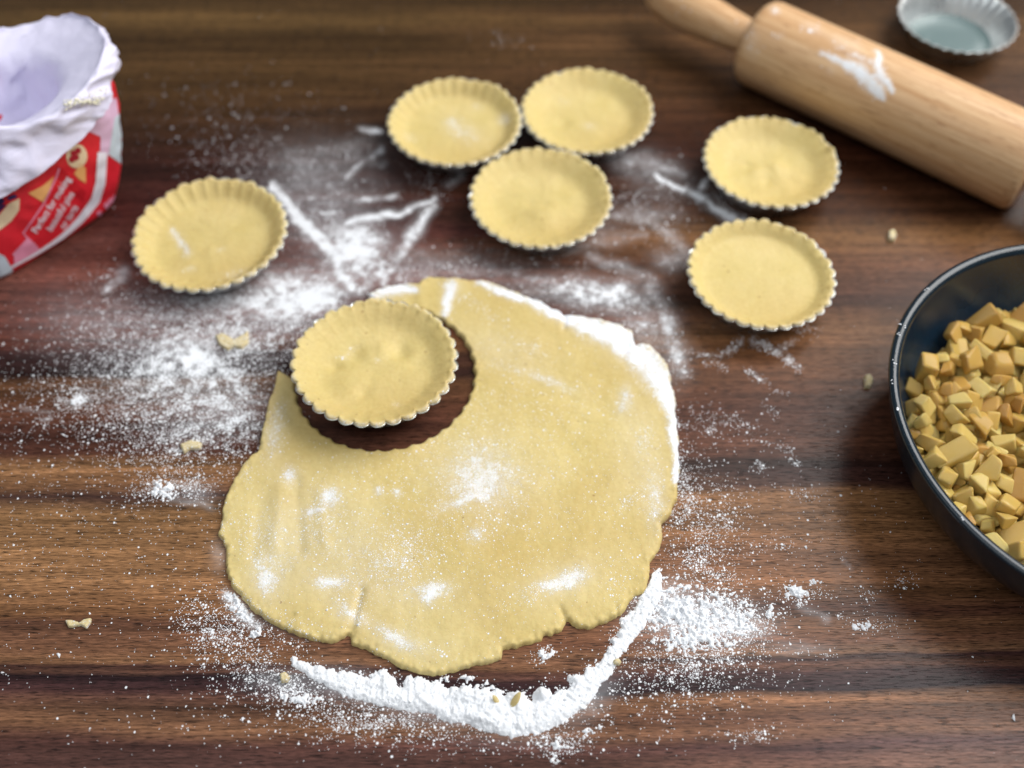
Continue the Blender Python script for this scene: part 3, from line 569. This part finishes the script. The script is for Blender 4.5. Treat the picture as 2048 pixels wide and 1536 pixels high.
# the empty tin
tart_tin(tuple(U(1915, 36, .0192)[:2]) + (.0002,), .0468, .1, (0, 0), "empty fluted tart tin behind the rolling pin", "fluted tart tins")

# ------------------------------------------------------------------ rolling pin
PX, PY, PA, PR = .1817, .6629, -.6989, .0321
pin = empty("rolling_pin", (PX, PY, 0)); tag(pin, "pale wooden rolling pin with flour smears on its barrel", "rolling pin")
pin.rotation_euler = (0, 0, PA)
def lathe_x(prof, n=96):
    a = np.arange(n) / n * 2 * np.pi
    return np.vstack([np.column_stack([np.full(n, x), r * np.cos(a), r * np.sin(a) + PR + .0002]) for x, r in prof])
bl = .2275
pb = [(0.004, 0.0001), (.004, PR - .010), (.0045, PR - .006), (.0062, PR - .003), (.009, PR - .0008), (.013, PR)] + [(x, PR) for x in np.linspace(.016, bl - .008, 90)] + [(bl - .004, PR - .0004), (bl - .0015, PR - .0016), (bl, PR - .004), (bl, .0001)]
BV = lathe_x(pb)
ca, sa = math.cos(PA), math.sin(PA)
BW = np.column_stack([PX + BV[:, 0] * ca - BV[:, 1] * sa, PY + BV[:, 0] * sa + BV[:, 1] * ca, BV[:, 2]])
bx, by = proj(BW); facing = (BV[:, 2] > PR * .75)
pe = [(1550, 22, 12, 10, 0, .55), (1555, 72, 16, 6, 0, .4), (1505, 85, 24, 50, 0, .28), (1620, 55, 30, 14, 20, .34), (1690, 90, 40, 20, 20, .34), (1660, 140, 16, 12, 0, .3)]
ps = [([(1640, 106), (1690, 124), (1722, 150)], [6, 10, 12], .98), ([(1716, 142), (1748, 172), (1766, 196)], [17, 20, 8], 1.05), ([(1752, 104), (1760, 150), (1786, 184)], [6, 14, 7], .95), ([(1700, 110), (1745, 128)], 9, .6), ([(1825, 338), (1935, 385)], 6, .6)]
bgf = brush(bx, by, pe, ps, 61, .35) * facing
mk("barrel", BV, grid_faces(96, len(pb), True), M_pin, pin, attrs={"grain": bgf, "film": np.clip(bgf * 1.15 - .12, 0, 1)})
def handle(x0, s):
    prof = [(0, .0001), (0, .0128), (.008, .0130), (.020, .0142), (.036, .0160), (.052, .0170), (.068, .0166), (.082, .0148), (.092, .0112), (.098, .006), (.1, .0001)]
    q = [(x0 + s * x, r) for x, r in prof]
    V = lathe_x(q, 48); Fq = grid_faces(48, len(q), True); Fq = Fq if s > 0 else Fq[:, ::-1].copy()
    mk("handle", V, Fq, M_pin, pin, attrs={"grain": np.full(len(V), .08), "film": np.zeros(len(V))})
handle(.0035, -1); handle(bl + .0005, 1)

# ------------------------------------------------------------------ pan and diced apple
PC = np.array([.3306, .2987])
pan = empty("frying_pan", (PC[0], PC[1], 0)); tag(pan, "round dark blue-black nonstick pan holding diced apple", "pan")
def lathe_z(prof, n=160):
    a = np.arange(n) / n * 2 * np.pi
    return np.vstack([np.column_stack([r * np.cos(a), r * np.sin(a), np.full(n, z)]) for r, z in prof])
def smoothprof(p, n):
    p = np.array(p, float); s = np.r_[0, np.cumsum(np.hypot(*np.diff(p, axis=0).T))]; t = np.linspace(0, s[-1], n)
    q = np.stack([np.interp(t, s, p[:, 0]), np.interp(t, s, p[:, 1])], 1)
    for _ in range(3): q[1:-1] = .25 * q[:-2] + .5 * q[1:-1] + .25 * q[2:]
    return [tuple(v) for v in q]
po = smoothprof([(.0, .0042), (.088, .0042), (.098, .0058), (.107, .0118), (.1165, .027), (.1222, .043), (.1246, .0535)], 40)
mk("outer_wall", lathe_z(po), grid_faces(160, len(po), True), M_pan_out, pan)
pi_ = smoothprof([(.1198, .0545), (.1180, .043), (.1130, .027), (.1042, .0135), (.096, .0080), (.086, .0066), (0, .0066)], 40)
mk("inner_wall", lathe_z(pi_), grid_faces(160, len(pi_), True)[:, :], M_pan_in, pan)
pr = [(.1246, .0535), (.1256, .0543), (.1262, .0556), (.1258, .0570), (.1248, .0577), (.1232, .0578), (.1216, .0572), (.1204, .0560), (.1198, .0545)]
rim = mk("rim", lathe_z(pr), grid_faces(160, len(pr), True), M_pan_out, pan)
pbz = [(.0, .0004), (.0915, .0004), (.0935, .0012), (.0938, .0036), (.0925, .0043)]
mk("base_disc", lathe_z(pbz), grid_faces(160, len(pbz), True), M_pan_base, pan)
# flour flecks caught on the rim
fl = []
for q in [(1800, 655), (1793, 668), (1784, 728), (1786, 765), (1794, 818), (1920, 1046), (1886, 600)]:
    c = U(q[0], q[1], .0566); d = c[:2] - PC; d = d / np.hypot(*d); c[:2] = PC + d * .1240; c[2] = .0577
    for _ in range(3): fl.append(c + np.r_[rng.normal(0, .0009, 2), 0])
grains("flour_fleck", np.array(fl), rng.uniform(.0003, .0009, len(fl)), M_flour, "white flour flecks caught on the pan rim")

def apple_variant(i):
    r = random.Random(100 + i); bm = bmesh.new(); bmesh.ops.create_cube(bm, size=1.0)
    sx, sy, sz = r.uniform(.8, 1.3), r.uniform(.75, 1.1), r.uniform(.6, .95)
    for v in bm.verts:
        v.co.x *= sx; v.co.y *= sy; v.co.z *= sz
        v.co += Vector((r.uniform(-.28, .28), r.uniform(-.28, .28), r.uniform(-.22, .22)))
    if i % 3 == 0:
        vs_ = [v for v in bm.verts if v.co.x > 0 and v.co.y > 0]
        for v in vs_: v.co.x *= .45; v.co.y *= .55
    bmesh.ops.bevel(bm, geom=list(bm.edges), offset=.14, segments=3, profile=.5, affect='EDGES')
    bmesh.ops.triangulate(bm, faces=[f for f in bm.faces if len(f.verts) > 4])
    me = bpy.data.meshes.new("apple_cube"); bm.to_mesh(me); bm.free()
    me.polygons.foreach_set("use_smooth", np.ones(len(me.polygons), bool)); me.materials.append(M_apple)
    return me
variants = [apple_variant(i) for i in range(14)]
# drop the cubes one by one into a height map of the pan
gN = 150; gs = .26 / gN
hx, hy = np.meshgrid((np.arange(gN) + .5) * gs - .13, (np.arange(gN) + .5) * gs - .13); hrad = np.hypot(hx, hy)
pz = np.array(pi_)[::-1]; floorh = np.interp(hrad, pz[:, 0], pz[:, 1]); hm = floorh.copy()
cubes = []
for k in range(800):
    s = rng.choice([.0078, .0093, .0108, .0125, .0155], p=[.20, .30, .28, .16, .06]); rad = s * .52
    best = None
    for _ in range(14):
        R_ = .1015 * math.sqrt(rng.random()); a = rng.uniform(0, 2 * math.pi); x, y = R_ * math.cos(a), R_ * math.sin(a)
        msk = (hx - x) ** 2 + (hy - y) ** 2 < (rad * .72) ** 2
        if not msk.any(): continue
        z = np.percentile(hm[msk], 80); score = z + .00012 * (R_ / .1)
        if best is None or score < best[0]: best = (score, x, y, z, msk)
    _, x, y, z, msk = best
    if z > .036: continue
    top = z + s * .74
    msk2 = (hx - x) ** 2 + (hy - y) ** 2 < (rad * .98) ** 2
    hm[msk2] = np.maximum(hm[msk2], top)
    cubes.append((x, y, z + s * .40, s))
extraV, extraF, off, nin = [], [], 0, 0
for k, (x, y, z, s) in enumerate(cubes):
    me = variants[k % 14]
    loc = Vector((PC[0] + x, PC[1] + y, z))
    rot = (rng.normal(0, .55), rng.normal(0, .55), rng.uniform(0, 6.28))
    qx, qy = proj(np.array(loc))
    if qx < 2085 and qy < 1240 and nin < 300:
        o = bpy.data.objects.new("apple_cube", me); sc.collection.objects.link(o); o.location = loc; o.rotation_euler = rot; o.scale = (s * rng.uniform(.8, 1.15), s * rng.uniform(.74, 1.02), s * rng.uniform(.72, 1.0)); nin += 1
        tag(o, "cooked yellow apple cube lying among the others in the pan", "apple cube", "diced apple in the pan")
    else:
        Mx = Matrix.LocRotScale(loc, __import__('mathutils').Euler(rot), Vector((s, s, s)))
        extraV += [tuple(Mx @ v.co) for v in me.vertices]; extraF += [tuple(i + off for i in p.vertices) for p in me.polygons]; off += len(me.vertices)
if extraV:
    o = mk("diced_apple", np.array(extraV), extraF, M_apple); tag(o, "mass of diced apple filling the rest of the pan", "apple", kind="stuff")

# ------------------------------------------------------------------ flour bag
BC0, BC1 = np.array([-.337, .499]), np.array([-.312, .533]); ed = np.array([.647, .762]); en = np.array([.762, -.647])
bag = empty("flour_bag", (BC0[0], BC0[1], 0)); tag(bag, "open red paper flour bag with its white top rolled down", "flour bag")
NB = 220; tb = np.arange(NB) / NB * 2 * np.pi
def ring(z, cx, a, b, ex):
    c_, s_ = np.cos(tb), np.sin(tb)
    x = a * np.sign(c_) * np.abs(c_) ** (2 / ex); y = b * np.sign(s_) * np.abs(s_) ** (2 / ex)
    P = cx[None] + x[:, None] * ed[None] + y[:, None] * (en[None])
    return np.column_stack([P, np.full(NB, z)])
BP = [(0, .050, .034, 6), (.004, .0535, .037, 5.5), (.02, .0575, .0395, 4.6), (.04, .060, .041, 3.8), (.06, .060, .0425, 3.2), (.075, .0575, .042, 2.7), (.086, .052, .041, 2.4)]
def bprof(z):
    zz = [p[0] for p in BP]; return [np.interp(z, zz, [p[k] for p in BP]) for k in (1, 2, 3)]
def bcen(z): return BC0 + (BC1 - BC0) * (np.clip(z / .1, 0, 1) ** .9)
def crease(V, amp, seed, sc_=.022):
    r1 = 1 - 2 * np.abs(fbm(V[:, 0] / sc_, V[:, 1] / sc_, V[:, 2] / sc_, seed=seed, oct=3) - .5)
    r2 = 1 - 2 * np.abs(vnoise(V[:, 0] / (sc_ * .5) + 5, V[:, 1] / (sc_ * .5), V[:, 2] / (sc_ * .5), seed=seed + 3) - .5)
    return amp * ((r1 - .75) * 2.2 + (r2 - .6) * .6)
zs = np.concatenate([[0], np.linspace(.002, .086, 44)])
V = np.vstack([ring(z, bcen(z), *bprof(z)) for z in zs]); cz = np.repeat([bcen(z) for z in zs], NB, 0)
d = V[:, :2] - cz; dn = d / np.hypot(*d.T)[:, None]
V[:, :2] += dn * (crease(V, .0016, 71, .03) * np.clip(V[:, 2] / .015, .15, 1))[:, None]
bodyV = V; bodyF = np.vstack([grid_faces(NB, len(zs), True)])
body = part("printed_body", bodyV, bodyF, M_red, bag); body["label"] = "red printed outer paper of the bag"
bvh = BVHTree.FromPolygons([tuple(v) for v in bodyV], [tuple(f) for f in bodyF])
# white inner paper: funnel inside, rim, and collar hanging over the outside
def inner_ring(q):                                        # q 0 bottom .. 1 rim
    zq = np.interp(q, [0, .45, .55, .62, .8, 1], [.030, .074, .083, .088, .094, .100])
    k = float(np.interp(q, [0, .5, .6, 1], [0, .28, .40, 1])); rr = np.interp(q, [0, .5, .6, 1], [.030, .032, .035, .0565]); rb = np.interp(q, [0, .5, .6, 1], [.029, .030, .032, .0475])
    cin = np.array([-.333, .526])
    return ring(zq, cin + (BC1 - np.array([.003, 0]) - cin) * k, rr, rb, 2.1)
rows = [inner_ring(q) for q in np.linspace(0, 1, 22)]
phi = np.arctan2(rows[-1][:, 1] - BC1[1], rows[-1][:, 0] - BC1[0])
# how far the collar hangs: long on the camera side, short on the side towards the tarts
hang = .021 + .015 * np.clip(np.cos(phi - math.radians(-115)), -.6, 1)
hang = np.where(np.abs(phi) < .6, np.minimum(hang, .012 + .024 * np.abs(phi - .2)), hang)
rimz = .100 + .004 * np.sin(phi * 2 + .6) + .003 * (fbm(np.cos(phi) * 2, np.sin(phi) * 2, seed=5) - .5)
r0 = rows[-1]; outd = r0[:, :2] - BC1; outd /= np.hypot(*outd.T)[:, None]
for i in range(22):
    q = i / 21; rows[i][:, 2] += (rimz - .100) * q ** 2
for w_, dz in [(.0007, .0008), (.0018, .0009), (.0027, .0002)]:
    rr_ = r0.copy(); rr_[:, :2] += outd * w_; rr_[:, 2] = rimz + dz; rows.append(rr_)
for q in np.linspace(.06, 1, 20):
    z = rimz - hang * q; rr_ = np.zeros((NB, 3))
    a, b, ex = np.array([bprof(v) for v in np.clip(z, 0, .086)]).T
    cxy = np.array([bcen(v) for v in z]); c_, s_ = np.cos(tb), np.sin(tb)
    rr_[:, :2] = cxy + (a * np.sign(c_) * np.abs(c_) ** (2 / ex))[:, None] * ed + (b * np.sign(s_) * np.abs(s_) ** (2 / ex))[:, None] * en
    top_ = r0[:, :2] + outd * .0035
    mixq = np.clip((q - .06) / .55, 0, 1) ** .8
    o_ = rr_[:, :2] - cxy; o_ /= np.hypot(*o_.T)[:, None]
    rr_[:, :2] = top_ * (1 - mixq) + (rr_[:, :2] + o_ * (.0045 + .0045 * q)[..., None] if np.ndim(q) else rr_[:, :2] + o_ * (.0045 + .004 * q)) * mixq
    rr_[:, 2] = z; rows.append(rr_)
CV = np.vstack(rows); nrw = len(rows)
cc = np.repeat([BC1], len(CV), 0); d = CV[:, :2] - cc; dn = d / (np.hypot(*d.T)[:, None] + 1e-9)
row_i = np.repeat(np.arange(nrw), NB)
sgn = np.where(row_i < 23, -1.0, 1.0)
cr_ = crease(CV, .0056, 81, .040) + crease(CV, .0016, 87, .017)
uu_ = np.tile(tb, nrw) * .055; vv_ = CV[:, 2] - .45 * uu_
gat = (1 - 2 * np.abs(fbm(uu_ / .05, vv_ / .011, seed=95, oct=3) - .5) - .72) * .0075
gat *= np.where(row_i < 23, .5, 1.0)
cr_ = cr_ * .75 + gat
CV[:, :2] += dn * (np.where(row_i < 23, cr_ * np.clip(row_i / 6, 0, 1) * np.clip((24 - row_i) / 3, .3, 1), np.maximum(cr_, -.0012) * np.clip((row_i - 22) / 5, .3, 1)))[:, None]
CV[:, 2] += np.where(row_i < 24, cr_ * .7, 0)
collar = part("rolled_collar", CV, grid_faces(NB, nrw, True), M_white, bag); collar["label"] = "white crumpled inner paper folded over the outside"
# flour left inside
ff = inner_ring(.10); ctr = ff[:, :2].mean(0)
FV = [np.r_[ctr, ff[0, 2] + .004]]; FF = []
for i, q in enumerate(np.linspace(.15, .97, 8)):
    P = ctr + (ff[:, :2] - ctr) * q
    FV += list(np.column_stack([P, ff[0, 2] + .004 * (1 - q ** 2) + (fbm(P[:, 0] / .012, P[:, 1] / .012, seed=9) - .5) * .004]))
FF = [(0, 1 + j, 1 + (j + 1) % NB) for j in range(NB)] + [(1 + i * NB + j, 1 + (i + 1) * NB + j, 1 + (i + 1) * NB + (j + 1) % NB, 1 + i * NB + (j + 1) % NB) for i in range(7) for j in range(NB)]
o = mk("bagged_flour", np.array(FV), FF, M_flour); tag(o, "white flour left at the bottom of the open bag", "flour", kind="stuff")
# grains caught in the fold of the collar
cb = BVHTree.FromPolygons([tuple(v) for v in CV], [tuple(f) for f in grid_faces(NB, nrw, True)])
def cast(tree, x, y):
    p = U(x, y, 0); dvec = (Vector(p) - Vector((0, 0, H))).normalized()
    return tree.ray_cast(Vector((0, 0, H)), dvec)
gl = []
for _ in range(70):
    t_ = rng.random(); h_ = cast(cb, 132 + 76 * t_ + rng.normal(0, 4), 212 - 22 * t_ + rng.normal(0, 6))
    if h_[0] is not None: gl.append(np.array(h_[0]) + np.array(h_[1]) * .0004)
if gl: grains("flour_fleck", np.array(gl), rng.uniform(.0005, .0014, len(gl)), plain("cream_crumbs", srgb(238, 232, 205), .8), "cream crumbs caught in the fold of the bag's white paper")

# bag print plus a painted fold shade: thin shapes laid on the body
def ink(name, pts, mat, lift=.00025, tri=None):
    bm = bmesh.new()
    if tri is None:
        vs_ = [bm.verts.new((x, y, 0)) for x, y in pts]; bm.faces.new(vs_); bmesh.ops.triangulate(bm, faces=bm.faces[:])
    else:
        vs_ = [bm.verts.new((x, y, 0)) for x, y in pts]
        for f in tri:
            try: bm.faces.new([vs_[i] for i in f])
            except ValueError: pass
    for _ in range(5):
        es = [e for e in bm.edges if e.calc_length() > 5]
        if not es: break
        bmesh.ops.subdivide_edges(bm, edges=es, cuts=1); bmesh.ops.triangulate(bm, faces=bm.faces[:])
    kill = []
    for v in bm.verts:
        h_ = cast(bvh, v.co.x, v.co.y)
        if h_[0] is None: kill.append(v)
        else: v.co = h_[0] + (h_[1] if h_[1].dot(Vector((0, -.5, .8))) > -2 else h_[1]) * lift * (1 if (Vector((0, 0, H)) - h_[0]).dot(h_[1]) > 0 else -1)
    if kill: bmesh.ops.delete(bm, geom=kill, context='VERTS')
    me = bpy.data.meshes.new(name); bm.to_mesh(me); bm.free()
    for v in me.vertices: v.co -= Vector(bag.location)
    me.materials.append(mat); o = bpy.data.objects.new(name, me); sc.collection.objects.link(o); o.parent = bag
    return o
def band(pts, w):
    pts = np.array(pts, float); T = np.gradient(pts, axis=0); N = np.stack([-T[:, 1], T[:, 0]], 1) / np.hypot(*T.T)[:, None]; w = np.broadcast_to(np.asarray(w, float), (len(pts),))[:, None]
    return [tuple(p) for p in pts + N * w / 2] + [tuple(p) for p in (pts - N * w / 2)[::-1]]
def disc(x, y, r, n=20, sy=1.0): return [(x + r * math.cos(2 * math.pi * i / n), y + r * sy * math.sin(2 * math.pi * i / n)) for i in range(n)]
I_white, I_pink, I_grey = plain("white_ink", srgb(240, 234, 244)), plain("pink_ink", srgb(236, 150, 178)), plain("pale_grey_ink", srgb(205, 216, 226))
I_cream, I_berry, I_gold, I_purple, M_fold_shade = plain("cream_ink", srgb(238, 212, 176)), plain("berry_ink", srgb(168, 24, 46)), plain("gold_ink", srgb(240, 176, 110)), plain("purple_ink", srgb(52, 40, 92)), plain("fold_shade_red", srgb(196, 26, 40))
ink("printed_patch", [(176, 262), (196, 200), (232, 196), (240, 256), (216, 312), (200, 307), (201, 273)], plain("lilac_ink", srgb(226, 188, 216)))
ink("printed_patch", [(228, 236), (246, 220), (266, 316), (262, 340), (250, 334), (217, 309)], I_grey, .0004)
ink("printed_band", band([(204, 304), (202, 340), (200, 366), (190, 400), (172, 424), (158, 441), (138, 460), (120, 475), (98, 490), (76, 504), (48, 520), (22, 534)], [19, 19, 19, 18, 16, 14, 11, 9, 7, 6, 5, 5]), I_white, .0005)
ink("printed_outline", band([(118, 336), (112, 354), (98, 384), (86, 408), (66, 438), (46, 466), (53, 474), (66, 486), (78, 499)], 3.2), I_pink, .0004)
ink("printed_berry", disc(153, 312, 21, 22, 1.15), I_cream, .0003)
for bx_, by_ in ((146, 306), (155, 301), (151, 314), (143, 318)): ink("printed_berry", disc(bx_, by_, 6.5, 14), I_berry, .0006)
ink("printed_fruit", [(148, 347), (160, 326), (171, 336), (171, 366), (158, 358)], I_gold, .0003)
ink("printed_fruit", [(-14, 446), (0, 428), (18, 406), (39, 396), (38, 420), (22, 442), (2, 458), (-14, 468)], I_cream, .0003)
ink("printed_fruit", [(56, 386), (84, 372), (108, 352), (98, 380), (86, 404), (72, 396)], I_gold, .0003)
for q in ([(-10, 400), (4, 394), (10, 402), (-2, 414), (-10, 412)], [(14, 394), (30, 388), (34, 394), (18, 400)], [(-10, 420), (6, 408), (12, 410), (-4, 426)]): ink("printed_lettering", q, I_purple, .0006)
ink("printed_patch", [(24, 508), (54, 476), (80, 500), (66, 510), (28, 528), (56, 500), (28, 512)], I_pink, .0004)
ink("printed_patch", [(-20, 500), (0, 507), (10, 513), (26, 541), (16, 552), (-20, 566)], I_grey, .0004)
ink("painted_fold_shade", [(112, 330), (122, 336), (172, 384), (166, 404), (150, 388), (118, 358)], M_fold_shade, .00028)  # shading of a paper fold, painted on in darker red
def lettering(txt, a, b, size):
    cu = bpy.data.curves.new("lettering", 'FONT'); cu.body = txt; cu.align_x = 'LEFT'; cu.size = 1.0; cu.offset = .012
    tmp = bpy.data.objects.new("tmp_text", cu); sc.collection.objects.link(tmp)
    dg_ = bpy.context.evaluated_depsgraph_get(); me = bpy.data.meshes.new_from_object(tmp.evaluated_get(dg_))
    xs_ = [v.co.x for v in me.vertices]; W_ = max(xs_) - min(xs_); x0 = min(xs_)
    a, b = np.array(a, float), np.array(b, float); u = (b - a); n = np.array([u[1], -u[0]]) / np.hypot(*u)
    pts = [tuple(a + u * ((v.co.x - x0) / W_) + n * ((v.co.y - .3) * size)) for v in me.vertices]; tri = [tuple(p.vertices) for p in me.polygons]
    bpy.data.objects.remove(tmp); bpy.data.curves.remove(cu)
    o = ink("printed_lettering", pts, I_white, .0007, tri); o["label"] = "white lettering reading " + txt
lettering("Perfect for making", (68, 463), (136, 354), 20)
lettering("beautiful pies", (97, 459), (143, 384), 20)
lettering("or tarts", (123, 455), (151, 411), 20)
for q in (disc(198, 426, 5, 10), disc(213, 410, 6, 10), disc(221, 402, 6, 10), disc(229, 394, 5, 10), disc(236, 386, 5, 10)): ink("printed_mark", q, I_pink, .0005)
